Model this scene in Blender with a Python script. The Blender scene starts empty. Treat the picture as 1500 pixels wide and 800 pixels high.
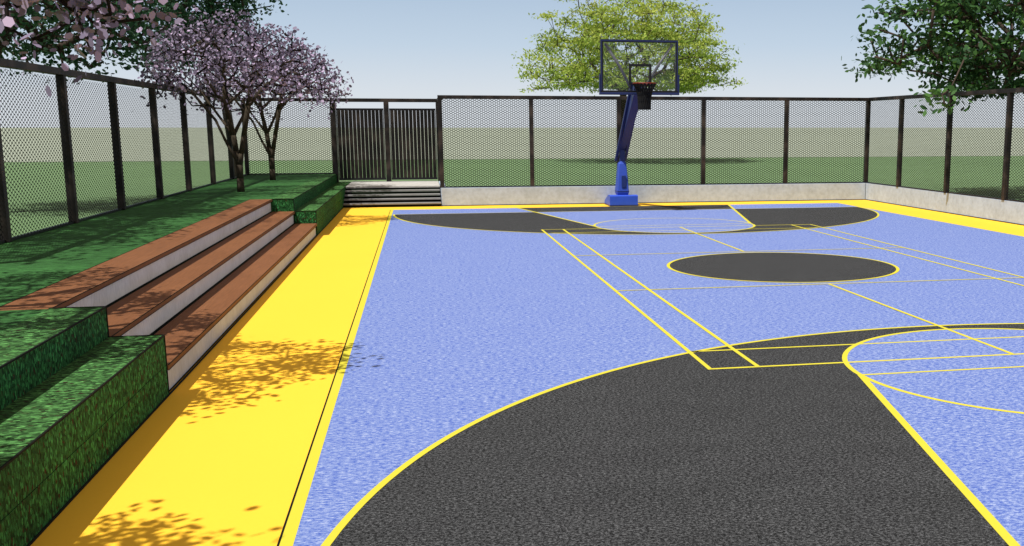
import bpy, math, random
import numpy as np

random.seed(7)
rng = np.random.default_rng(11)
sc = bpy.context.scene
col = sc.collection
R = math.radians

# ------------------------------------------------------------------ helpers
class MB:
    """collects faces, then links them as one mesh object"""
    def __init__(s):
        s.v = []; s.f = []; s.smooth = []
    def face(s, pts, smooth=False):
        n = len(s.v); s.v += [tuple(p) for p in pts]
        s.f.append(tuple(range(n, n + len(pts)))); s.smooth.append(smooth)
    def box(s, x0, x1, y0, y1, z0, z1, bevel=0.0):
        if bevel <= 0:
            n = len(s.v)
            s.v += [(x, y, z) for z in (z0, z1) for y in (y0, y1) for x in (x0, x1)]
            for q in ((0, 2, 3, 1), (4, 5, 7, 6), (0, 1, 5, 4), (2, 6, 7, 3), (0, 4, 6, 2), (1, 3, 7, 5)):
                s.f.append(tuple(n + i for i in q)); s.smooth.append(False)
        else:
            b = bevel
            import bmesh
            bm = bmesh.new()
            bmesh.ops.create_cube(bm, size=1)
            for v in bm.verts:
                v.co = ((x0 + x1) / 2 + v.co.x * (x1 - x0), (y0 + y1) / 2 + v.co.y * (y1 - y0), (z0 + z1) / 2 + v.co.z * (z1 - z0))
            bmesh.ops.bevel(bm, geom=bm.edges[:], offset=b, segments=2, profile=0.5, affect='EDGES')
            s.bm(bm)
    def bm(s, bm, smooth=False):
        n = len(s.v)
        bm.verts.index_update()
        s.v += [tuple(v.co) for v in bm.verts]
        for f in bm.faces:
            s.f.append(tuple(n + v.index for v in f.verts)); s.smooth.append(smooth)
        bm.free()
    def loft(s, rings, closed=True, caps=True, smooth=False):
        n = len(s.v); k = len(rings[0])
        for r in rings: s.v += [tuple(p) for p in r]
        for a in range(len(rings) - 1):
            for i in range(k if closed else k - 1):
                j = (i + 1) % k
                s.f.append((n + a * k + i, n + a * k + j, n + (a + 1) * k + j, n + (a + 1) * k + i)); s.smooth.append(smooth)
        if caps:
            s.f.append(tuple(n + i for i in reversed(range(k)))); s.smooth.append(False)
            m = n + (len(rings) - 1) * k
            s.f.append(tuple(m + i for i in range(k))); s.smooth.append(False)
    def tube(s, pts, rad, sides=6, caps=True, smooth=True):
        pts = [np.array(p, float) for p in pts]
        if not hasattr(rad, '__len__'): rad = [rad] * len(pts)
        rings = []
        for i, p in enumerate(pts):
            d = pts[min(i + 1, len(pts) - 1)] - pts[max(i - 1, 0)]
            d = d / (np.linalg.norm(d) + 1e-9)
            up = np.array([0, 0, 1.0]) if abs(d[2]) < 0.9 else np.array([1.0, 0, 0])
            u = np.cross(d, up); u /= np.linalg.norm(u); w = np.cross(d, u)
            rings.append([p + rad[i] * (math.cos(2 * math.pi * q / sides) * u + math.sin(2 * math.pi * q / sides) * w) for q in range(sides)])
        s.loft(rings, True, caps, smooth)
    def build(s, name, mat, parent=None):
        me = bpy.data.meshes.new(name)
        me.from_pydata(s.v, [], s.f); me.update()
        me.polygons.foreach_set('use_smooth', s.smooth)
        o = bpy.data.objects.new(name, me); col.objects.link(o)
        me.materials.append(mat)
        if parent is not None: o.parent = parent
        return o

def np_mesh(name, verts, nper, mat, tint=None, parent=None):
    """many separate n-gons (nper corners each) as one mesh, with a per-face shade in 'tint'"""
    verts = np.asarray(verts, np.float32).reshape(-1, 3)
    nv = len(verts); nf = nv // nper
    me = bpy.data.meshes.new(name)
    me.vertices.add(nv); me.loops.add(nv); me.polygons.add(nf)
    me.vertices.foreach_set('co', verts.ravel())
    me.loops.foreach_set('vertex_index', np.arange(nv, dtype=np.int32))
    me.polygons.foreach_set('loop_start', np.arange(0, nv, nper, dtype=np.int32))
    me.update(calc_edges=True); me.validate()
    if tint is not None:
        a = me.attributes.new('tint', 'FLOAT', 'POINT')
        a.data.foreach_set('value', np.repeat(np.asarray(tint, np.float32), nper))
    o = bpy.data.objects.new(name, me); col.objects.link(o)
    me.materials.append(mat)
    if parent is not None: o.parent = parent
    return o

def tag(o, label=None, cat=None, group=None, kind=None):
    if label: o['label'] = label
    if cat: o['category'] = cat
    if group: o['group'] = group
    if kind: o['kind'] = kind
    return o

def thing(name, label, cat, loc=(0, 0, 0), group=None):
    o = bpy.data.objects.new(name, None); col.objects.link(o)
    o.location = loc; o.empty_display_size = 0.2
    return tag(o, label, cat, group)

def copy_tree(o, parent=None):
    c = o.copy(); col.objects.link(c)
    if parent is not None: c.parent = parent
    for ch in list(o.children): copy_tree(ch, c)
    return c

# ------------------------------------------------------------------ materials
class NT:
    def __init__(s, name, rough=0.8, spec=0.2):
        s.m = bpy.data.materials.new(name); s.m.use_nodes = True
        s.t = s.m.node_tree; s.b = s.t.nodes['Principled BSDF']
        s.b.inputs['Roughness'].default_value = rough
        s.b.inputs['Specular IOR Level'].default_value = spec
    def n(s, typ, **kw):
        x = s.t.nodes.new(typ)
        for k, v in kw.items():
            if k in x.inputs: x.inputs[k].default_value = v
            else: setattr(x, k, v)
        return x
    def l(s, a, b): s.t.links.new(a, b)
    def coords(s, scale=(1, 1, 1), world=False):
        tc = s.n('ShaderNodeNewGeometry') if world else s.n('ShaderNodeTexCoord')
        mp = s.n('ShaderNodeMapping'); mp.inputs['Scale'].default_value = scale
        s.l(tc.outputs['Position' if world else 'Object'], mp.inputs['Vector'])
        return mp.outputs['Vector']
    def noise(s, vec, scale, detail=3, rough=0.6):
        x = s.n('ShaderNodeTexNoise', Scale=scale, Detail=detail, Roughness=rough)
        s.l(vec, x.inputs['Vector']); return x.outputs['Fac']
    def ramp(s, fac, stops):
        r = s.n('ShaderNodeValToRGB'); e = r.color_ramp.elements
        while len(e) < len(stops): e.new(0.5)
        for k, (p, c) in enumerate(stops):
            e[k].position = p; e[k].color = (*c, 1)
        s.l(fac, r.inputs['Fac']); return r.outputs['Color']
    def mix(s, fac, a, b, typ='MIX'):
        x = s.n('ShaderNodeMix', data_type='RGBA', blend_type=typ)
        for sock, v in ((x.inputs[0], fac), (x.inputs[6], a), (x.inputs[7], b)):
            if hasattr(v, 'is_linked'): s.l(v, sock)
            elif hasattr(v, '__len__'): sock.default_value = (*v, 1)
            else: sock.default_value = v
        return x.outputs[2]
    def color(s, c):
        if hasattr(c, 'is_linked'): s.l(c, s.b.inputs['Base Color'])
        else: s.b.inputs['Base Color'].default_value = (*c, 1)
    def bump(s, h, strength=0.3, dist=0.02):
        b = s.n('ShaderNodeBump', Strength=strength, Distance=dist)
        s.l(h, b.inputs['Height']); s.l(b.outputs['Normal'], s.b.inputs['Normal'])

def k(c, f): return tuple(min(1, x * f) for x in c)

def two_noise(name, c, lo, hi, s1, s2, stretch=(1, 1, 1), rough=0.9, bump=0.0, world=True, blotch=0.25, spec=0.15):
    m = NT(name, rough, spec)
    v = m.coords(stretch, world)
    f = m.noise(v, s1, 4, 0.75)
    cc = m.ramp(f, [(0.3, k(c, lo)), (0.5, c), (0.7, k(c, hi))])
    g = m.noise(v, s2, 3, 0.6)
    cc = m.mix(1.0, cc, m.ramp(g, [(0.3, (1 - blotch,) * 3), (0.7, (1 + 0 * blotch,) * 3)]), 'MULTIPLY')
    m.color(cc)
    if bump: m.bump(f, bump, 0.01)
    return m.m

M = {}
M['ground'] = two_noise('ground_beige', (0.30, 0.335, 0.255), 0.96, 1.04, 0.5, 0.02, blotch=0.06)
M['field'] = two_noise('field_grass', (0.145, 0.235, 0.105), 0.9, 1.1, 1.2, 0.08, blotch=0.12)
M['yellow'] = two_noise('yellow_coating', (0.98, 0.545, 0.042), 0.985, 1.015, 40, 0.4, blotch=0.03, rough=0.85, spec=0.1)
M['line'] = two_noise('yellow_line_paint', (0.62, 0.54, 0.045), 0.97, 1.03, 60, 1.0, blotch=0.04, rough=0.8, spec=0.1)
M['black_line'] = two_noise('black_line_paint', (0.006, 0.006, 0.006), 0.8, 1.2, 40, 1.0)

def court_blue():
    m = NT('blue_court_coating', 0.85, 0.15)
    v = m.coords((1, 2.2, 1), True)
    f = m.noise(v, 21, 6, 0.9)
    a = m.ramp(f, [(0.39, (0.025, 0.070, 0.37)), (0.5, (0.155, 0.22, 0.475)), (0.62, (0.46, 0.51, 0.65))])
    w = m.coords((1, 3.5, 1), True)
    g = m.noise(w, 1.6, 5, 0.65)
    a = m.mix(1.0, a, m.ramp(g, [(0.3, (0.84, 0.87, 0.96)), (0.7, (1, 1, 1))]), 'MULTIPLY')
    m.color(a); m.bump(f, 0.15, 0.004)
    return m.m
M['blue'] = court_blue()
def court_dark():
    m = NT('black_court_coating', 0.9, 0.12)
    v = m.coords((1, 1.4, 1), True)
    f = m.noise(v, 44, 6, 0.97)
    a = m.ramp(f, [(0.42, (0.002, 0.002, 0.002)), (0.5, (0.018, 0.0185, 0.0192)), (0.58, (0.150, 0.153, 0.157))])
    g = m.noise(m.coords((1, 2, 1), True), 1.3, 4, 0.6)
    a = m.mix(1.0, a, m.ramp(g, [(0.3, (0.82,) * 3), (0.7, (1, 1, 1))]), 'MULTIPLY')
    m.color(a); m.bump(f, 0.08, 0.003)
    return m.m
M['dark'] = court_dark()

def concrete(name, c, streak=False):
    m = NT(name, 0.9, 0.15)
    v = m.coords((6, 6, 1.2) if streak else (1, 1, 1), True)
    f = m.noise(v, 9, 5, 0.7)
    g = m.noise(m.coords((1, 1, 1), True), 2.2, 4, 0.6)
    a = m.ramp(f, [(0.3, k(c, 0.82)), (0.55, c), (0.75, k(c, 1.08))])
    a = m.mix(1.0, a, m.ramp(g, [(0.3, (0.88, 0.87, 0.85)), (0.6, (1, 1, 1))]), 'MULTIPLY')
    m.color(a); m.bump(f, 0.12, 0.01)
    return m.m
M['wall'] = concrete('retaining_wall_concrete', (0.45, 0.54, 0.66))
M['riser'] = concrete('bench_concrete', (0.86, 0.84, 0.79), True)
M['riser_bounce_tint'] = concrete('bench_concrete_bounce_tint', (0.60, 0.64, 0.72), True)  # bench concrete recoloured bluish to cancel yellow light bounced off the border
M['landing'] = concrete('landing_concrete', (0.52, 0.50, 0.46))
M['step'] = concrete('step_concrete', (0.24, 0.23, 0.225))
M['recess_shade'] = two_noise('painted_recess_shade', (0.008, 0.008, 0.008), 0.8, 1.2, 10, 1)  # near-black colour standing in for shade inside gaps

def wood(name, c, lo, hi):
    m = NT(name, 0.7, 0.2)
    v = m.coords((9, 0.5, 9), True)
    f = m.noise(v, 6, 4, 0.65)
    a = m.ramp(f, [(0.3, k(c, lo)), (0.5, c), (0.75, k(c, hi))])
    g = m.noise(m.coords((1, 1, 1), True), 0.9, 3, 0.6)
    a = m.mix(1.0, a, m.ramp(g, [(0.35, (0.86, 0.84, 0.82)), (0.65, (1, 1, 1))]), 'MULTIPLY')
    m.color(a); m.bump(f, 0.1, 0.004)
    return m.m
M['wood'] = wood('bench_timber', (0.200, 0.080, 0.031), 0.8, 1.2)
M['wood_edge'] = wood('bench_timber_edge', (0.13, 0.045, 0.02), 0.8, 1.15)

def hedge(name, c, stretch, s1, red=0.5):
    m = NT(name, 0.8, 0.1)
    v = m.coords(stretch, True)
    vo = m.n('ShaderNodeTexVoronoi', Scale=s1, Randomness=1.0); m.l(v, vo.inputs['Vector'])
    bw = m.n('ShaderNodeSeparateColor'); m.l(vo.outputs['Color'], bw.inputs[0])
    a = m.ramp(bw.outputs[0], [(0.0, k(c, 0.18)), (0.35, k(c, 0.6)), (0.65, c), (0.85, k(c, 1.5)), (1.0, k(c, 2.6))])
    tw = m.ramp(bw.outputs[1], [(0.955, (0, 0, 0)), (0.965, (1, 1, 1))])
    a = m.mix(tw, a, (0.16 * red, 0.06 * red, 0.035 * red))
    f = m.noise(v, s1 * 0.8, 4, 0.75)
    a = m.mix(1.0, a, m.ramp(f, [(0.3, (0.35,) * 3), (0.6, (1, 1, 1))]), 'MULTIPLY')
    g = m.noise(m.coords((1, 1, 1), True), 1.1, 3, 0.6)
    a = m.mix(1.0, a, m.ramp(g, [(0.3, (0.72, 0.75, 0.72)), (0.65, (1, 1, 1))]), 'MULTIPLY')
    m.color(a); m.bump(f, 0.6, 0.03)
    return m.m
M['hedge_side'] = hedge('hedge_leaves', (0.036, 0.172, 0.048), (1, 1, 0.55), 66, 0.45)
M['hedge_top'] = hedge('clipped_grass_top', (0.075, 0.205, 0.055), (0.5, 1, 1), 62, 0.25)
M['lawn'] = two_noise('lawn_grass', (0.034, 0.118, 0.028), 0.45, 1.7, 22, 0.9, (0.4, 1, 1), blotch=0.3, bump=0.5)
M['trim'] = two_noise('dark_edge_trim', (0.008, 0.011, 0.008), 0.8, 1.2, 20, 1)

def bronze():
    m = NT('dark_bronze_metal', 0.55, 0.3)
    v = m.coords((1, 1, 1), True)
    f = m.noise(v, 2.3, 2, 0.5)
    a = m.ramp(f, [(0.38, (0.006, 0.0047, 0.0043)), (0.52, (0.019, 0.014, 0.011)), (0.66, (0.055, 0.040, 0.031))])
    g = m.noise(v, 60, 3, 0.6)
    a = m.mix(1.0, a, m.ramp(g, [(0.3, (0.8,) * 3), (0.7, (1, 1, 1))]), 'MULTIPLY')
    m.color(a)
    return m.m
M['bronze'] = bronze()
def gate_metal():
    m = NT('gate_dark_metal', 0.55, 0.25)
    f = m.noise(m.coords((1, 1, 0.7), True), 2.6, 2, 0.5)
    m.color(m.ramp(f, [(0.38, (0.003, 0.0025, 0.0022)), (0.52, (0.011, 0.008, 0.0065)), (0.66, (0.032, 0.023, 0.018))]))
    return m.m
M['gate'] = gate_metal()
M['wire'] = two_noise('black_wire', (0.008, 0.008, 0.008), 0.8, 1.2, 20, 1, rough=0.7)

def paint(name, c, rough=0.4):
    m = NT(name, rough, 0.35)
    f = m.noise(m.coords((1, 1, 1), True), 5, 4, 0.6)
    m.color(m.ramp(f, [(0.3, k(c, 0.9)), (0.7, k(c, 1.06))])); return m.m
M['blue_base'] = paint('blue_steel_bright', (0.036, 0.10, 0.62))
M['blue_pad'] = paint('blue_padding', (0.036, 0.085, 0.46), 0.55)
M['navy'] = paint('navy_steel', (0.014, 0.031, 0.16))
M['mid_blue'] = paint('dark_blue_padding', (0.013, 0.024, 0.10), 0.55)
M['black'] = paint('black_steel', (0.006, 0.006, 0.008))
M['grey_strut'] = paint('grey_strut_steel', (0.16, 0.16, 0.17))
M['rim'] = paint('dark_red_rim', (0.20, 0.018, 0.012))
M['net'] = paint('black_net_cord', (0.004, 0.004, 0.004), 0.9)
def glass():
    m = NT('tinted_board_glass', 0.1)
    t = m.t; out = t.nodes['Material Output']
    tr = m.n('ShaderNodeBsdfTransparent'); tr.inputs['Color'].default_value = (0.96, 0.96, 0.965, 1)
    gl = m.n('ShaderNodeBsdfGlossy', Roughness=0.08)
    mx = m.n('ShaderNodeMixShader'); mx.inputs[0].default_value = 0.02
    m.l(tr.outputs[0], mx.inputs[1]); m.l(gl.outputs[0], mx.inputs[2]); m.l(mx.outputs[0], out.inputs['Surface'])
    return m.m
M['glass'] = glass()

def leafmat(name, stops, transl=0.25):
    m = NT(name, 0.6, 0.15)
    at = m.n('ShaderNodeAttribute', attribute_name='tint')
    a = m.ramp(at.outputs['Fac'], stops)
    m.color(a)
    out = m.t.nodes['Material Output']
    tb = m.n('ShaderNodeBsdfTranslucent'); m.l(a, tb.inputs['Color'])
    mx = m.n('ShaderNodeMixShader'); mx.inputs[0].default_value = transl
    m.l(m.b.outputs[0], mx.inputs[1]); m.l(tb.outputs[0], mx.inputs[2]); m.l(mx.outputs[0], out.inputs['Surface'])
    return m.m
M['petal'] = leafmat('mauve_blossom', [(0.0, (0.165, 0.135, 0.20)), (0.65, (0.245, 0.20, 0.285)), (1.0, (0.56, 0.43, 0.60))], 0.03)
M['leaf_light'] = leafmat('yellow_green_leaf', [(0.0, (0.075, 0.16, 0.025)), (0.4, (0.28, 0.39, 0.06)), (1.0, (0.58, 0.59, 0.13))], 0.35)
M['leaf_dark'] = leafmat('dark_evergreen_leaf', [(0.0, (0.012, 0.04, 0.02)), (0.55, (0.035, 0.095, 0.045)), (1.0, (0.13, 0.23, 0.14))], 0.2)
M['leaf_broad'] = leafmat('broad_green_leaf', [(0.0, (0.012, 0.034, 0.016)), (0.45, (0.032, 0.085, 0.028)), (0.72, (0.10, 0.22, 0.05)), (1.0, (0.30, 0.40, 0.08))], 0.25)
def bark(name, c):
    m = NT(name, 0.9, 0.1)
    f = m.noise(m.coords((6, 6, 1), False), 5, 4, 0.7)
    m.color(m.ramp(f, [(0.3, k(c, 0.5)), (0.6, c), (0.8, k(c, 1.5))])); m.bump(f, 0.4, 0.02); return m.m
M['bark'] = bark('cherry_bark', (0.058, 0.045, 0.030))
M['twig'] = bark('cherry_twig_bark', (0.018, 0.013, 0.011))
M['bark2'] = bark('tree_bark', (0.09, 0.065, 0.05))

# ------------------------------------------------------------------ setting: ground and court
def sheet(name, polys, z, mat, label=None):
    b = MB()
    for p in polys: b.face([(x, y, z + dz) for (x, y, *d) in p for dz in (d[0] if d else 0,)])
    o = b.build(name, mat); o['kind'] = 'structure'
    return o
def rect(x0, y0, x1, y1): return [(x0, y0), (x1, y0), (x1, y1), (x0, y1)]

sheet('ground', [rect(-3000, -600, 3000, 6000)], -0.03, M['ground'])
sheet('grass_field', [rect(-110, -40, 110, 58)], -0.02, M['field'])
b = MB(); b.box(-110, 110, 58.0, 58.25, -0.028, -0.012)
tag(b.build('field_edging', M['trim']), kind='structure')
sheet('court_border', [rect(-7.72, -40, 7.8, 14.4)], -0.008, M['yellow'])
sheet('court_line', [rect(-6.386, -13.086, 6.386, 13.086)], -0.005, M['black_line'])       # thin black outline
sheet('court_line', [rect(-6.372, -13.072, 6.372, 13.072)], -0.0025, M['line'])            # yellow inner edge
sheet('court_surface', [rect(-6.30, -13.0, 6.30, 13.0)], 0.0, M['blue'])

def arc(cx, cy, r, a0, a1, n=72): return [(cx + r * math.cos(R(a0 + (a1 - a0) * i / n)), cy + r * math.sin(R(a0 + (a1 - a0) * i / n))) for i in range(n + 1)]
YH, RH, YF, RF = 11.43, 6.25, 7.2, 1.8
def mir(pts, s): return pts if s > 0 else [(x, -y) for x, y in reversed(pts)]
zones, keys = [], []
for s in (1, -1):
    zones.append(mir(arc(0, YH, RH, 180, 360, 96), s))                                      # dark half disc
    kw = lambda y: 1.8 + 1.2 * (y - YF) / (13 - YF)
    keys.append(mir(arc(0, YF, RF, 180, 360, 48) + [(kw(YH), YH), (-kw(YH), YH)], s))       # blue key with rounded head
    zones.append(mir([(-kw(YH), YH + 0.0005), (kw(YH), YH + 0.0005), (3.0, 13.0), (-3.0, 13.0)], s))   # dark strip under the basket
zones.append(arc(0, 0, 1.8, 0, 360, 96)[:-1])
sheet('painted_zone', zones, 0.0015, M['dark'])
sheet('court_surface', keys, 0.003, M['blue'])

LW = 0.05
lines = MB()
def seg(p, q, z, w=LW, ext=0.0):
    p = np.array(p, float); q = np.array(q, float); d = (q - p) / np.linalg.norm(q - p)
    n = np.array([-d[1], d[0]]) * w / 2; p = p - d * ext; q = q + d * ext
    lines.face([(*(p - n), z), (*(q - n), z), (*(q + n), z), (*(p + n), z)])
def ring(cx, cy, r, a0, a1, z, w=LW, n=96):
    A = arc(cx, cy, r - w / 2, a0, a1, n); B = arc(cx, cy, r + w / 2, a0, a1, n)
    for i in range(n): lines.face([(*A[i], z), (*B[i], z), (*B[i + 1], z), (*A[i + 1], z)])
zA, zB, zC, zD, zE = 0.0042, 0.0045, 0.0048, 0.0051, 0.0054
for s in (1, -1):
    ring(0, s * YH, RH, 180 if s > 0 else 0, 360 if s > 0 else 180, zA)
    ring(0, s * YF, RF, 0, 360, zB)
    seg((-6.25, s * YH), (6.25, s * YH), zC, 0.04)
    seg((-1.8, s * YF), (1.8, s * YF), zC, 0.04)
    for t in (1, -1): seg((t * 1.8, s * YF), (t * 3.0, s * 13.0), zD, 0.06)
    # badminton court over the middle
    seg((-3.05, s * 6.7), (3.05, s * 6.7), zA, 0.045, 0.022)
    seg((-3.05, s * 5.94), (3.05, s * 5.94), zA, 0.04)
    seg((-3.05, s * 1.98), (3.05, s * 1.98), zC, 0.04)
    seg((0, s * 1.98), (0, s * 6.7), zE, 0.045)
    for x in (-3.05, -2.59, 2.59, 3.05): seg((x, 0), (x, s * 6.7), zD, 0.045)
ring(0, 0, 1.8, 0, 360, zB)
lo = lines.build('court_line', M['line']); lo['kind'] = 'structure'

# ------------------------------------------------------------------ terrace: lawn, hedges, benches
XF, XM, XB, XL = -7.67, -8.09, -8.51, -8.93
YN, YS, YE, XFEN = -6.66, 6.47, 18.1, -10.71
b = MB()
b.box(XFEN - 0.12, XL, -40, YE + 0.1, -0.2, 0.746)
b.box(XL + 0.003, XB, YS, YE + 0.1, -0.2, 0.746)
b.box(XL + 0.003, XB, -40, YN, -0.2, 0.746)
tag(b.build('terrace_lawn', M['lawn']), kind='structure')

def hedge_block(label, x0, x1, y0, y1, ztop, z0=0.0, seam=True, trims=()):
    t = thing('hedge_block', label, 'hedge', ((x0 + x1) / 2, (y0 + y1) / 2, z0), 'stepped hedge blocks at the ends of the bench')
    ox, oy = (x0 + x1) / 2, (y0 + y1) / 2
    b = MB(); H = ztop - z0
    if seam and H > 0.3:
        b.box(x0 - ox, x1 - ox, y0 - oy, y1 - oy, 0, H / 2 - 0.003); b.box(x0 - ox, x1 - ox, y0 - oy, y1 - oy, H / 2 + 0.003, H - 0.012)
    else:
        b.box(x0 - ox, x1 - ox, y0 - oy, y1 - oy, 0, H - 0.012)
    b.build('leafy_side', M['hedge_side'], t)
    b = MB(); b.box(x0 - ox, x1 - ox, y0 - oy, y1 - oy, H - 0.0115, H)
    b.build('clipped_top', M['hedge_top'], t)
    e = MB(); w = 0.006
    ends = [y for y in (y0, y1) if y > -39]
    e.box(x1 - ox - w, x1 - ox + w, y0 - oy, y1 - oy, H - w, H + w)
    for y in ends:
        e.box(x0 - ox, x1 - ox - w - .001, y - oy - w, y - oy + w, H - w, H + w)
        e.box(x1 - ox - w, x1 - ox + w, y - oy - w, y - oy + w, 0.01, H - w - .001)
    e.build('edge_trim', M['trim'], t)
    return t
hedge_block('low front hedge block at the near end of the timber bench', XM, XF, -40, YN, 0.5)
hedge_block('taller hedge block behind the low one at the near bench end', XB, XM, -40, YN - 0.002, 0.75, 0.0, False)
hedge_block('low front hedge block between the far bench end and the steps', XM, XF, YS, YE - 0.1, 0.5)
hedge_block('taller hedge block at the far bench end in front of the trees', XB, XM, YS + 0.002, YE - 0.02, 0.75, 0.0, False)

# tiered bench
t = thing('tiered_bench', 'three tier seating steps with brown timber seats on grey concrete', 'bench', ((XF + XL) / 2, 0, 0))
for i, (x1, x0, z) in enumerate(((XF, XM, 0.25), (XM, XB, 0.5), (XB, XL, 0.75))):
    ox = (XF + XL) / 2
    y0, y1 = YN + 0.006, YS - 0.006
    b = MB(); b.box(x0 - ox - (0.0 if i == 2 else 0.0), x1 - ox - 0.022 + 0.0, y0, y1, (0.0 if i == 0 else z - 0.245), z - 0.062)
    b.build('riser', M['riser_bounce_tint' if i == 0 else 'riser'], t)
    b = MB(); b.box(x1 - ox - 0.021, x1 - ox - 0.013, y0, y1, z - 0.249, z - 0.240); b.build('foot_joint', M['trim'], t)
    b = MB(); b.box(x0 - ox + 0.01, x1 - ox - 0.045, y0 + 0.02, y1 - 0.02, z - 0.0615, z - 0.0475); b.build('painted_gap_shade', M['recess_shade'], t)  # black strip paints the shade under the seat board
    b = MB(); b.box(x0 - ox + 0.004, x1 - ox + 0.012, y0, y1, z - 0.047, z - 0.001, 0.004)
    s = b.build('seat', M['wood'], t)
    b = MB(); w = 0.003
    b.box(x1 - ox + 0.009, x1 - ox + 0.0145, y0 + .006, y1 - .006, z - 0.0055, z + 0.0005); b.box(x1 - ox + 0.009, x1 - ox + 0.0145, y0 + .006, y1 - .006, z - 0.0495, z - 0.044)
    b.box(x0 - ox, x0 - ox + 0.0035, y0, y1, z - 0.047, z + 0.001)
    b.build('edge_trim', M['trim'], s)

# ------------------------------------------------------------------ steps and landing
t = thing('entrance_steps', 'low concrete steps with black boards painting the shade of open risers leading up to the gate', 'steps', (-6.335, 14.9, 0))
ox, oy = -6.335, 14.9
xs0, xs1 = XF + 0.005, -5.02
TR = 0.33
for i in range(5):
    z = 0.1 * (i + 1); y0 = 14.08 + TR * i
    b = MB()
    if i < 4: b.box(xs0 - ox, xs1 - ox, y0 - oy, y0 + TR + 0.03 - oy, z - 0.036, z, 0.003); b.build('step', M['step'], t)
    b = MB(); b.box(xs0 - ox + .002, xs1 - ox - .002, y0 + 0.05 - oy, y0 + 0.12 - oy, z - 0.1 if i == 0 else z - 0.099, z - 0.0455); b.build('riser', M['recess_shade'], t)  # black board paints the shade between the treads
y0 = 14.08 + TR * 4
b = MB(); b.box(xs0 - ox, xs1 - ox, y0 - oy, YE + 0.3 - oy, 0.455, 0.5, 0.003); b.build('landing', M['landing'], t)

# ------------------------------------------------------------------ concrete walls
def wall(label, x0, x1, y0, y1, h=0.5):
    t = thing('retaining_wall', label, 'wall', ((x0 + x1) / 2, (y0 + y1) / 2, 0))
    ox, oy = (x0 + x1) / 2, (y0 + y1) / 2
    b = MB(); b.box(x0 - ox, x1 - ox, y0 - oy, y1 - oy, -0.2, h, 0.004); b.build('wall_body', M['wall'], t)
    return t
wall('low pale concrete wall behind the basketball hoop, fence on top', -5.0, 7.70, 14.2, 14.42)
wall('low pale concrete wall along the right side of the court', 7.705, 7.92, -40, 14.42)
wall('short concrete kerb wall beside the steps and gate landing', -5.0, -4.85, 14.425, 18.0)
b = MB()
b.box(-4.99, 7.69, 14.188, 14.199, -0.006, 0.012); b.box(7.692, 7.704, -40, 14.19, -0.006, 0.012)
b.box(XF + 0.0005, XF + 0.009, -40, 14.05, -0.006, 0.008)
tag(b.build('wall_base_joint', M['trim']), kind='structure')
b = MB(); b.box(7.696, 7.7035, 14.19, 14.199, 0.012, 0.5); tag(b.build('wall_corner_joint', M['trim']), kind='structure')

# ------------------------------------------------------------------ mesh fences
_panels = {}
def mesh_panel(w, h):
    key = (round(w, 3), round(h, 3))
    if key in _panels: return _panels[key]
    px, pz = 0.12, 0.066
    s_, t_ = 0.043, 0.017
    outer = np.array([(s_, 0), (t_, pz / 2), (-t_, pz / 2), (-s_, 0), (-t_, -pz / 2), (t_, -pz / 2)])
    inner = outer * np.array([0.82, 0.745])
    quads = []
    for j in range(int(h / (pz / 2)) + 1):
        for i in range(int(w / px) + 1):
            c = np.array([i * px + (px / 2 if j % 2 else 0), j * pz / 2])
            for a in range(6):
                bb = (a + 1) % 6
                q = np.array([outer[a], outer[bb], inner[bb], inner[a]]) + c
                q[:, 0] = np.clip(q[:, 0], 0, w); q[:, 1] = np.clip(q[:, 1], 0, h)
                quads.append(q)
    q = np.array(quads).reshape(-1, 2)
    v = np.zeros((len(q), 3)); v[:, 0] = q[:, 0]; v[:, 2] = q[:, 1]
    area = np.abs((v[2::4, 0] - v[0::4, 0]) * (v[3::4, 2] - v[1::4, 2]) - (v[3::4, 0] - v[1::4, 0]) * (v[2::4, 2] - v[0::4, 2]))
    keep = np.repeat(area > 1e-6, 4); v = v[keep]
    o = np_mesh('mesh_panel', v, 4, M['wire'])
    _panels[key] = o.data
    bpy.data.objects.remove(o)
    return _panels[key]

def fence(label, p0, p1, posts, z0, z1, post_w=0.115, first=True, last=True, group=None):
    """straight run from p0 to p1; posts = distances along the run"""
    p0 = np.array(p0, float); p1 = np.array(p1, float); L = np.linalg.norm(p1 - p0)
    t = thing('mesh_fence', label, 'fence', (p0[0], p0[1], z0), group)
    t.rotation_euler = (0, 0, math.atan2(p1[1] - p0[1], p1[0] - p0[0]))
    H = z1 - z0
    for d in posts:
        if (d == posts[0] and not first) or (d == posts[-1] and not last): continue
        b = MB(); w = post_w / 2
        b.box(d - w, d + w, -w, w, 0, H - 0.101, 0.006)
        b.build('post', M['bronze'], t)
    b = MB(); b.box(posts[0] - post_w / 2, posts[-1] + post_w / 2, -0.06, 0.06, H - 0.1, H, 0.006); b.build('top_rail', M['bronze'], t)
    for a, c in zip(posts[:-1], posts[1:]):
        b = MB(); b.box(a + post_w / 2 + .001, c - post_w / 2 - .001, -0.025, 0.025, 0.001, 0.035); b.build('bottom_rail', M['black'], t)
        w = c - a - post_w - .004
        me = mesh_panel(w, H - 0.14)
        o = bpy.data.objects.new('mesh_panel', me); col.objects.link(o); o.parent = t
        o.location = (a + post_w / 2 + .002, 0, 0.0365)
    return t
FT = 3.05
fence('dark mesh fence on the low wall behind the basketball hoop', (-4.97, 14.31), (7.75, 14.31), [0, 2.53, 5.05, 7.57, 10.12, 12.71], 0.5, FT)
fence('dark mesh fence on the low wall along the right side of the court', (7.74, 14.31), (7.74, -6), [0.0] + [2.27 + 2.78 * i for i in range(5)], 0.5, FT, first=False)
fence('long dark mesh fence along the lawn on the left', (XFEN, 18.12), (XFEN, -9), [0, 2.72, 5.48, 8.4, 11.15, 13.97, 16.62, 19.33, 22.05], 0.75, FT - 0.02)
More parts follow.
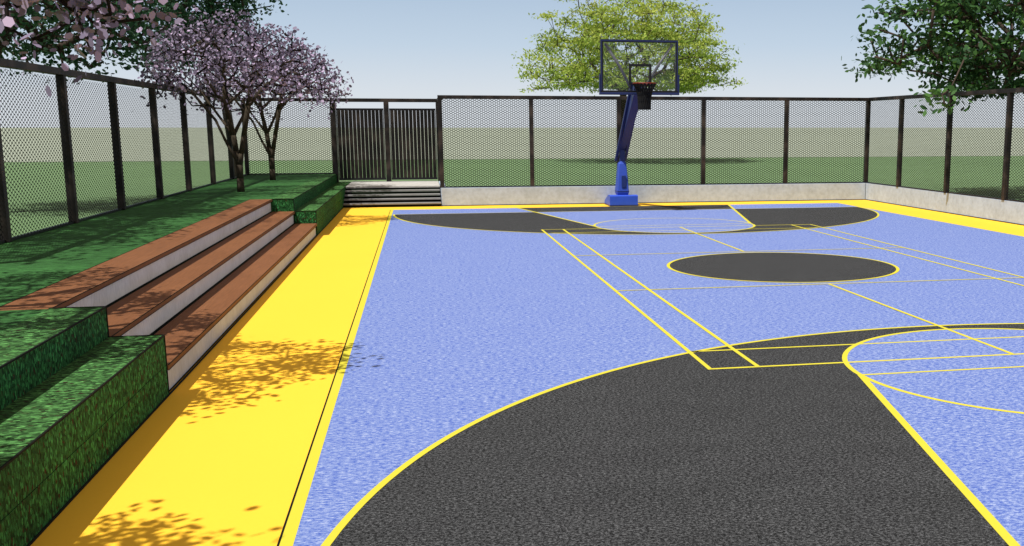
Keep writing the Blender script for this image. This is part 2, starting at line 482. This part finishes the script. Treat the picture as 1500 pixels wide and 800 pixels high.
fence('short dark mesh fence between the left fence corner and the gate', (XFEN, 18.12), (-8.2, 18.12), [0.0, 2.565], 0.75, FT, first=False, last=False)
fence('short dark mesh return fence from the gate to the hoop wall', (-4.925, 17.98), (-4.925, 14.43), [0.0, 3.4], 0.5, FT, first=False, last=False)

# ------------------------------------------------------------------ gate
gx0, gm, gx1 = -8.12, -6.525, -4.94
t = thing('double_gate', 'dark double gate of upright metal slats above the concrete steps', 'gate', (gm, 18.12, 0.5))
for x, w in ((gx0, 0.16), (gm, 0.15), (gx1, 0.16)):
    b = MB(); b.box(x - gm - w / 2, x - gm + w / 2, -0.075, 0.075, 0.001, 2.44, 0.006); b.build('gate_post', M['bronze'], t)
b = MB(); b.box(gx0 - gm - 0.08, gx1 - gm + 0.08, -0.07, 0.07, 2.442, 2.55, 0.006); b.build('top_beam', M['bronze'], t)
for x0, x1 in ((gx0 + 0.09, gm - 0.085), (gm + 0.085, gx1 - 0.09)):
    x0 -= gm; x1 -= gm
    b = MB()
    n = 12; pitch = (x1 - x0 - 0.05) / n
    for i in range(n):
        c = x0 + 0.025 + pitch * (i + 0.5)
        # slats set at an angle, like louvre blades
        hw = pitch * 0.45
        b.box(c - hw, c + hw, -0.03, 0.03, 0.12, 2.19)
    lf = b.build('gate_leaf', M['gate'], t)
    f = MB(); f.box(x0, x1, -0.032, 0.032, 0.055, 0.119); f.box(x0, x1, -0.032, 0.032, 2.191, 2.25)
    f.box(x0, x0 + 0.024, -0.032, 0.032, 0.12, 2.19); f.box(x1 - 0.024, x1, -0.032, 0.032, 0.12, 2.19)
    f.build('leaf_frame', M['black'], lf)

# ------------------------------------------------------------------ basketball hoop
HX, HY = 0.0, 13.15
t = thing('basketball_hoop', 'blue portable basketball hoop with glass backboard and black net', 'basketball hoop', (HX, HY, 0))
def prism_x(prof, x0, x1):
    """side profile (y, z) extruded along x"""
    b = MB(); b.loft([[(x0, y, z) for y, z in prof], [(x1, y, z) for y, z in prof]]); return b
b = MB()
prof = [(0.0, 0.03), (0.0, 0.27), (0.025, 0.295), (0.30, 0.295), (0.86, 0.11), (0.88, 0.03)]
b.loft([[(-0.40, y, z) for y, z in prof], [(0.40, y, z) for y, z in prof]])
ba = b.build('base', M['blue_base'], t)
b = MB(); b.box(-0.405, 0.405, -0.006, 0.89, 0.0, 0.028); b.build('base_skirt', M['navy'], ba)
# padded lower post, tapering
py = 0.30
b = MB()
rings = []
for z, w, d in ((0.297, 0.145, 0.19), (0.36, 0.165, 0.21), (0.40, 0.165, 0.21), (0.95, 0.125, 0.16), (1.16, 0.105, 0.135), (1.23, 0.07, 0.10), (1.25, 0.03, 0.05)):
    rings.append([(sx * (w - 0.02 if e else w), py + sy * (d if e else d - 0.02), z) for sx, sy, e in ((-1, -1, 0), (-1, -1, 1), (1, -1, 1), (1, -1, 0), (1, 1, 0), (1, 1, 1), (-1, 1, 1), (-1, 1, 0))])
b.loft(rings); pd = b.build('padding', M['blue_pad'], t)
b = MB(); b.box(-0.045, 0.075, py - 0.222, py - 0.180, 0.50, 0.84, 0.008); b.build('hatch', M['navy'], pd)
b = MB(); b.box(-0.172, 0.172, py - 0.217, py + 0.217, 0.395, 0.405); b.build('strap', M['black'], pd)
# post
b = MB(); b.box(-0.075, 0.075, py - 0.09, py + 0.09, 0.30, 1.74, 0.008); b.build('post', M['navy'], t)
# leaning arm
by_ = -2.12                                                     # back of the board
def arm_box(y0, z0, y1, z1, w0, w1, d0, d1, x=0.0):
    b = MB(); rings = []
    dy, dz = y1 - y0, z1 - z0; L = math.hypot(dy, dz); ny, nz = -dz / L, dy / L
    for (y, z, w, d) in ((y0, z0, w0, d0), (y1, z1, w1, d1)):
        rings.append([(x - w, y + ny * d, z + nz * d), (x + w, y + ny * d, z + nz * d), (x + w, y - ny * d, z - nz * d), (x - w, y - ny * d, z - nz * d)])
    b.loft(rings); return b
b = arm_box(0.36, 1.58, by_ + 0.10, 3.16, 0.09, 0.12, 0.11, 0.13); am = b.build('arm', M['navy'], t)
b = arm_box(0.52, 1.25, by_ + 0.35, 3.30, 0.035, 0.035, 0.035, 0.035, -0.13); b.build('tie_rod', M['navy'], am)
b = arm_box(0.52, 1.25, by_ + 0.35, 3.30, 0.035, 0.035, 0.035, 0.035, 0.13); b.build('tie_rod', M['navy'], am)
# board
BZ0, BZ1, BW = 3.00, 4.365, 1.01
bd = thing('backboard', None, None); bd.parent = t; bd.location = (0, by_, 0)
b = MB(); b.box(-BW + 0.04, BW - 0.04, -0.012, 0.0, BZ0 + 0.05, BZ1 - 0.04); b.build('glass', M['glass'], bd)
b = MB(); fw = 0.07
b.box(-BW, BW, -0.03, 0.03, BZ1 - fw, BZ1, 0.006); b.box(-BW, BW, -0.03, 0.03, BZ0 + 0.03, BZ0 + 0.03 + fw, 0.006)
b.box(-BW, -BW + fw, -0.029, 0.029, BZ0 + 0.03 + fw + .001, BZ1 - fw - .001); b.box(BW - fw, BW, -0.029, 0.029, BZ0 + 0.03 + fw + .001, BZ1 - fw - .001)
b.build('frame', M['black'], bd)
b = MB(); b.box(-BW + .012, BW - .012, -0.034, -0.0305, BZ1 - 0.045, BZ1 - 0.012)
b.box(-BW + .012, -BW + .034, -0.034, -0.0305, BZ0 + .09, BZ1 - .046); b.box(BW - .034, BW - .012, -0.034, -0.0305, BZ0 + .09, BZ1 - .046)
b.build('frame_face', M['mid_blue'], bd)
b = MB()
b.box(-BW - 0.035, BW + 0.035, -0.045, 0.035, BZ0 - 0.01, BZ0 + 0.05, 0.01)
for sx in (-1, 1): b.box(min(sx * (BW + 0.002), sx * (BW + 0.034)), max(sx * (BW + 0.002), sx * (BW + 0.034)), -0.044, 0.034, BZ0 + 0.051, BZ0 + 0.50, 0.008)
b.build('edge_padding', M['mid_blue'], bd)
b = MB(); q0, q1, qz0, qz1, qw = -0.28, 0.31, 3.27, 3.765, 0.065
b.box(q0, q1, -0.02, -0.0125, qz1 - qw, qz1); b.box(q0, q1, -0.02, -0.0125, qz0 - 0.02, qz0 + 0.035)
b.box(q0, q0 + qw, -0.02, -0.0125, qz0 + .036, qz1 - qw - .001); b.box(q1 - qw, q1, -0.02, -0.0125, qz0 + .036, qz1 - qw - .001)
b.build('target_square', M['black'], bd)
for sx in (-1, 1):
    b = MB(); b.tube([(sx * 0.88, 0.05, BZ1 - 0.10), (sx * 0.5, 0.12, 3.72), (sx * 0.16, 0.22, 3.12)], 0.038, 6); b.build('brace', M['grey_strut'], bd)
RX, RY, RZ, RR = 0.045, -0.40, 3.265, 0.285
b = MB()
rp = [(RX + RR * math.cos(a), RY + RR * math.sin(a), RZ) for a in np.linspace(0, 2 * math.pi, 33)]
b.tube(rp, 0.016, 6, caps=False)
b.box(RX - 0.13, RX + 0.13, RY + RR + 0.012, -0.021, RZ - 0.07, RZ + 0.03)
b.build('rim', M['rim'], bd)
b = MB()
lv = [(0.0, 0.285), (0.08, 0.235), (0.18, 0.19), (0.30, 0.162), (0.46, 0.150), (0.64, 0.146)]
N = 18
def npnt(i, j):
    dz, r = lv[j]; a = 2 * math.pi * (i + (0.5 if j % 2 else 0)) / N
    return (RX + r * math.cos(a), RY + r * math.sin(a), RZ - 0.012 - dz)
for i in range(N):
    for j in range(len(lv) - 1):
        o_ = 1 if j % 2 else 0
        b.tube([npnt(i, j), npnt(i + o_, j + 1)], 0.021, 4, caps=False); b.tube([npnt(i, j), npnt(i + o_ - 1, j + 1)], 0.021, 4, caps=False)
b.build('net', M['net'], bd)

# ------------------------------------------------------------------ trees
class Skel:
    """grows branches towards target points from the nearest existing node"""
    def __init__(s): s.p = []; s.par = []; s.tip = []
    def add(s, p, par): s.p.append(np.array(p, float)); s.par.append(par); return len(s.p) - 1
    def chain(s, pts, par=-1):
        ids = []
        for p in pts: par = s.add(p, par); ids.append(par)
        return ids
    def grow(s, targets, step=0.35, jit=0.06, first_ok=0, up=0.0, rng=rng):
        for tg in targets:
            P = np.array(s.p[first_ok:])
            d = P - tg
            cost = np.sqrt((d ** 2).sum(1)) + up * np.maximum(0, d[:, 2])
            i = int(cost.argmin()) + first_ok
            a = s.p[i]; L = np.linalg.norm(tg - a); n = max(1, int(L / step)); par = i
            for q in range(1, n + 1):
                f = q / n; pt = a + (tg - a) * f
                pt[2] -= 0.10 * L * math.sin(math.pi * f) * 0.6
                if q < n: pt = pt + rng.normal(0, jit, 3)
                par = s.add(pt, par)
            s.tip.append(par)
    def radii(s, rt, expo=0.45, rmin=0.006):
        c = np.zeros(len(s.p)); kids = np.zeros(len(s.p), int)
        for i in range(len(s.p) - 1, -1, -1):
            if kids[i] == 0: c[i] += 1
            if s.par[i] >= 0: c[s.par[i]] += c[i]; kids[s.par[i]] += 1
        s.r = np.maximum(rmin, rt * (c / c[0]) ** expo)
    def mesh(s, parent, m0, m1, cut, sides=6):
        b = MB(); idx = []
        for i, pa in enumerate(s.par):
            if pa < 0: continue
            r0, r1 = s.r[pa], s.r[i]
            if r0 > 2.0 * r1: r0 = 1.5 * r1
            b.tube([s.p[pa], s.p[i]], [r0, r1], sides if r1 > cut else 4, caps=True)
            idx += [0 if r1 > cut else 1] * (len(b.f) - len(idx))
        o = b.build('trunk', m0, parent); o.data.materials.append(m1)
        o.data.polygons.foreach_set('material_index', idx)
        return o

def scatter(centers, size, aspect, shape, spread, upbias=0.0, size_var=0.3, rng=rng):
    """leaf-sized polygons around centres"""
    n = len(centers)
    c = np.asarray(centers) + rng.normal(0, 1, (n, 3)) * np.asarray(spread)
    nrm = rng.normal(0, 1, (n, 3)); nrm[:, 2] += upbias; nrm /= np.linalg.norm(nrm, axis=1)[:, None]
    ref = rng.normal(0, 1, (n, 3)); u = np.cross(nrm, ref); u /= np.linalg.norm(u, axis=1)[:, None]; w = np.cross(nrm, u)
    sz = size * np.clip(rng.normal(1, size_var, n), 0.5, 1.7)
    if shape == 'petal': pr = [(math.cos(a) * 0.5, math.sin(a) * 0.5 * aspect) for a in np.linspace(0, 2 * math.pi, 7)[:-1]]
    else: pr = [(-0.5, 0), (-0.1, -0.5 * aspect), (0.25, -0.36 * aspect), (0.55, 0), (0.25, 0.36 * aspect), (-0.1, 0.5 * aspect)]
    v = np.stack([c + u * (x * sz)[:, None] + w * (y * sz)[:, None] for x, y in pr], 1)
    return v.reshape(-1, 3)

# --- cherry: several stems from one short trunk, dome of mauve blossom
def build_cherry():
    rg = np.random.default_rng(5)
    t = thing('cherry_tree', 'x', 'tree', (0, 0, 0), 'cherry trees in mauve blossom on the terrace lawn')
    s = Skel()
    tr = s.chain([(0, 0, -0.02), (0, 0, 0.3), (0, 0, 0.6)])
    ce = s.chain([(-.05, .02, .9), (-.09, .03, 1.25)], tr[-1])
    C = s.chain([(-.15, .0, 1.6), (-.2, -.05, 1.9), (-.23, .1, 2.45), (-.2, .2, 3.0)], ce[-1])
    A = s.chain([(-.2, -.15, 1.05), (-.38, -.3, 1.57), (-.81, -.55, 2.2), (-1.2, -.8, 2.6)], tr[-1])
    Bb = s.chain([(-.38, .25, 1.63), (-.84, .6, 2.24), (-1.3, .85, 2.75)], ce[-1])
    D = s.chain([(.03, .3, 2.15), (.4, .7, 2.6), (.75, 1.0, 3.0)], C[1])
    E_ = s.chain([(-.52, -.35, 2.45), (-.52, -.75, 3.0)], C[1])
    F = s.chain([(.06, -.02, .85), (.15, -.1, 1.25), (.3, -.22, 1.9), (.42, -.35, 2.4), (.60, -.5, 3.0)], tr[-1])
    G = s.chain([(.65, .05, 2.35), (1.2, .2, 2.65)], F[2])
    Hh = s.chain([(.1, .35, 1.7), (.25, .75, 2.3), (.3, 1.2, 2.8)], ce[-1])
    tg = []
    while len(tg) < 330:
        az = rg.uniform(0, 2 * math.pi); el = math.asin(rg.uniform(-0.02, 1.0)); r = rg.uniform(0.55, 1.0) ** 0.6
        lump = 1 + 0.12 * math.sin(3 * az + 1) + 0.07 * math.sin(5 * az + 2 * el)
        p = np.array([1.92 * r * lump * math.cos(el) * math.cos(az) - .08, 1.9 * r * lump * math.cos(el) * math.sin(az), 2.28 + 1.72 * r * math.sin(el) * (0.93 + .08 * math.sin(2 * az + 4 * el))])
        tg.append(p)
    for q in range(12):
        az = q * 2 * math.pi / 12 + rg.uniform(-.2, .2); r = rg.uniform(1.3, 1.9)
        tg.append(np.array([r * math.cos(az), r * math.sin(az), rg.uniform(1.8, 2.2)]))
    tg.sort(key=lambda p: np.linalg.norm(p - np.array([0, 0, 2.2])))
    s.grow(tg, 0.22, 0.045, tr[-1], 0.6, rg)
    s.radii(0.085, 0.44, 0.012)
    s.r[:3] = (0.085, 0.075, 0.08)
    s.mesh(t, M['bark'], M['twig'], 0.022, 7)
    tips = np.array([s.p[i] for i in s.tip])
    dist = np.linalg.norm(tips - np.array([0, 0, 2.1]), axis=1)
    cen = np.repeat(tips, 13, 0)
    cen = np.concatenate([cen, np.array([s.p[rg.integers(len(s.p) // 3, len(s.p))] for _ in range(350)])])
    v = scatter(cen, 0.074, 0.72, 'petal', (0.12, 0.12, 0.11), 0.3, 0.25, rg)
    np_mesh('blossom', v, 6, M['petal'], rg.uniform(0, 1, len(v) // 6) ** 1.3, t)
    return t
ch = build_cherry()
spots = [((-9.51, 9.17, 0.75), 0, 'mauve blossoming cherry tree nearest beyond the bench, its full trunk in view'),
         ((-9.51, 14.48, 0.75), 0, 'smaller looking cherry tree in blossom near the gate, behind the other cherry'),
         ((-9.66, -6.76, 0.75), 0, 'near cherry tree whose blossoming branches hang in from the upper left edge'),
         ((-9.25, -12.45, 0.75), 70, 'cherry tree beside the near hedge, casting leaf shadows on the yellow border')]
for i, (loc, rz, lab) in enumerate(spots):
    o = ch if i == 0 else copy_tree(ch)
    o.location = loc; o.rotation_euler = (0, 0, R(rz)); o['label'] = lab

# --- big trees outside the fence
def big_tree(label, base, crown_c, rad, targets, leaves_per, leaf, aspect, leafmat_, spread, trunk_r, zlow, seed, name='tree', extra=None, upbias=0.8, tintf=None, limbs=5, shell=0.35, dense=1.0, group=None, flat=False):
    rg = np.random.default_rng(seed)
    t = thing(name, label, 'tree', base, group)
    B = np.array(base, float); cc = np.array(crown_c, float) - B; rad = np.array(rad, float)
    s = Skel()
    top = cc + np.array([0, 0, rad[2] * 0.1]); fork = np.array([cc[0] * 0.25, cc[1] * 0.25, zlow - B[2] - 0.15])
    tr = s.chain([(0, 0, -0.05), fork * np.array([.4, .4, .4]), fork * np.array([.8, .8, .75]), fork])
    s.chain([fork + (top - fork) * f + rg.normal(0, .12, 3) for f in (.3, .6, .9)], tr[-1])
    for i in range(limbs):
        a = 2 * math.pi * (i + rg.uniform(-.2, .2)) / limbs
        e = cc + np.array([rad[0] * .62 * math.cos(a), rad[1] * .62 * math.sin(a), rad[2] * rg.uniform(-.25, .35)])
        s.chain([fork + (e - fork) * f + np.array([0, 0, .12 * np.linalg.norm(e - fork) * math.sin(math.pi * f)]) + rg.normal(0, .08, 3) for f in (.25, .5, .75, 1.0)], tr[-1])
    ph = rg.uniform(0, 6.28, 4)
    tg = []
    while len(tg) < targets:
        d = rg.normal(0, 1, 3); d /= np.linalg.norm(d)
        r = rg.uniform(shell, 1.0) ** 0.55
        az = math.atan2(d[1], d[0]); el = math.asin(d[2])
        lump = 0.88 + .10 * math.sin(3 * az + ph[0]) * math.cos(el) + .08 * math.sin(5 * az + 3 * el + ph[1]) + .06 * math.sin(7 * el + 2 * az + ph[2])
        p = cc + d * r * rad * lump
        if p[2] < zlow - B[2]: continue
        tg.append(p)
    if extra is not None: tg += [np.array(e) - B for e in extra]
    tg.sort(key=lambda p: np.linalg.norm(p - cc * np.array([1, 1, .8])))
    s.grow(tg, 0.7, 0.10, tr[-1], 0.5, rg)
    s.radii(trunk_r, 0.45, 0.014)
    s.mesh(t, M['bark2'], M['bark2'], 0.035, 8)
    tips = np.array([s.p[i] for i in s.tip])
    w = rg.uniform(0.5, 1.5, len(tips)); cnt = np.maximum(3, (leaves_per * w)).astype(int)
    cen = np.repeat(tips, cnt, 0)
    v = scatter(cen, leaf, aspect, 'leaf', spread, upbias, 0.28, rg)
    clump = np.repeat(rg.uniform(0, 1, len(tips)), cnt)
    tint = np.clip(0.55 * clump + 0.45 * rg.uniform(0, 1, len(cen)), 0, 1)
    if tintf is not None:
        mid = v.reshape(-1, 6, 3).mean(1); tint = tintf(tint, mid, cc, rad)
    np_mesh('crown', v, 6, leafmat_, tint, t)
    return t

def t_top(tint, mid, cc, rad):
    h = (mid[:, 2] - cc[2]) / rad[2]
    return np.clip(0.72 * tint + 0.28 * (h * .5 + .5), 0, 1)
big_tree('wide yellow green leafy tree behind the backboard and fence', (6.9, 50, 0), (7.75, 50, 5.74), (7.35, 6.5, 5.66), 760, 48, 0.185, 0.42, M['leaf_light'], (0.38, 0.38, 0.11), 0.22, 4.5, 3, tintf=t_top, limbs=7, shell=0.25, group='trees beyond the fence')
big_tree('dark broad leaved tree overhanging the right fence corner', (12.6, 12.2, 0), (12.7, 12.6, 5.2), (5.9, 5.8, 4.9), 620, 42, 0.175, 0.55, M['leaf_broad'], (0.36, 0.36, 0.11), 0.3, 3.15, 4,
         extra=[(7.45, 9.15, 3.0), (7.9, 9.6, 3.15), (7.4, 8.95, 2.75)], limbs=6, upbias=1.2, tintf=t_top, group='trees beyond the fence')
big_tree('dark green tree beyond the left fence, at the top left corner', (-17.0, 14, 0), (-15.3, 15, 7.0), (5.2, 4.4, 4.2), 420, 55, 0.125, 0.6, M['leaf_dark'], (0.36, 0.36, 0.2), 0.25, 3.5, 5, limbs=6, group='trees beyond the fence')
big_tree('dark green tree behind the blossom of the nearest whole cherry', (-12.0, 24.5, 0), (-13.4, 24.5, 7.6), (3.2, 2.9, 4.2), 260, 75, 0.14, 0.6, M['leaf_dark'], (0.32, 0.32, 0.2), 0.16, 4.2, 6, limbs=5, group='trees beyond the fence')
big_tree('dark green tree close outside the left fence, crown lengthened to shade the lawn', (-14.9, 1.8, 0), (-13.9, 2.2, 6.6), (2.7, 8.0, 3.2), 480, 50, 0.13, 0.6, M['leaf_dark'], (0.34, 0.34, 0.2), 0.25, 3.4, 8, limbs=6, group='trees beyond the fence')  # crown stretched along the fence to add shade on the lawn strip

# ------------------------------------------------------------------ light, sky, camera
sd = np.array([-0.42, -0.30, 1.0]); sd /= np.linalg.norm(sd)
el = math.asin(sd[2]); rot = math.atan2(sd[0], sd[1])
w = bpy.data.worlds.new('World'); sc.world = w; w.use_nodes = True
nt = w.node_tree; bg = nt.nodes['Background']
sky = nt.nodes.new('ShaderNodeTexSky'); sky.sky_type = 'NISHITA'; sky.sun_disc = False
sky.sun_elevation = el; sky.sun_rotation = rot; sky.air_density = 1.0; sky.dust_density = 1.2; sky.ozone_density = 1.0
hs = nt.nodes.new('ShaderNodeHueSaturation'); hs.inputs['Saturation'].default_value = 0.75; hs.inputs['Value'].default_value = 1.0
nt.links.new(sky.outputs[0], hs.inputs['Color'])
# hazier, paler air near the horizon than the clear sky model gives
tc = nt.nodes.new('ShaderNodeTexCoord'); sx = nt.nodes.new('ShaderNodeSeparateXYZ'); nt.links.new(tc.outputs['Generated'], sx.inputs[0])
rp = nt.nodes.new('ShaderNodeValToRGB'); els = rp.color_ramp.elements
HZ = [(0.0, (7.6, 8.1, 8.6)), (0.03, (7.2, 7.8, 8.5)), (0.075, (5.5, 6.7, 8.1)), (0.13, (4.2, 5.5, 7.2)), (0.35, (4.3, 4.0, 4.0)), (1.0, (4.7, 3.7, 3.0))]  # last stops warm the unseen zenith to tint shadows brown
while len(els) < len(HZ): els.new(0.5)
for e_, (p_, c_) in zip(els, HZ): e_.position = p_; e_.color = (*c_, 1)
nt.links.new(sx.outputs['Z'], rp.inputs['Fac'])
mx = nt.nodes.new('ShaderNodeMix'); mx.data_type = 'RGBA'; mx.inputs[0].default_value = 0.9
nt.links.new(hs.outputs[0], mx.inputs[6]); nt.links.new(rp.outputs[0], mx.inputs[7])
nt.links.new(mx.outputs[2], bg.inputs['Color']); bg.inputs['Strength'].default_value = 0.1

sl = bpy.data.lights.new('sun', 'SUN'); sl.energy = 5.0; sl.angle = R(0.5); sl.color = (1.0, 0.99, 0.965)
so = bpy.data.objects.new('sun', sl); col.objects.link(so)
from mathutils import Vector
so.rotation_euler = Vector(-sd).to_track_quat('-Z', 'Y').to_euler()
so.location = (-20, -15, 40)

cd = bpy.data.cameras.new('camera'); cam = bpy.data.objects.new('camera', cd); col.objects.link(cam)
cam.location = (-5.577, -15.6525, 2.1761)
cam.rotation_euler = (math.pi / 2 - 0.169733, 0, -0.206611)
cd.sensor_width = 36; cd.lens = 36 * 1528.604 / 1500
cd.shift_x = -(937.592 - 750) / 1500; cd.shift_y = (448.405 - 400) / 1500
cd.clip_start = 0.05; cd.clip_end = 8000
sc.camera = cam
sc.view_settings.view_transform = 'Standard'; sc.view_settings.look = 'None'; sc.view_settings.exposure = 0
sc.render.film_transparent = False
sc.cycles.transparent_max_bounces = 16
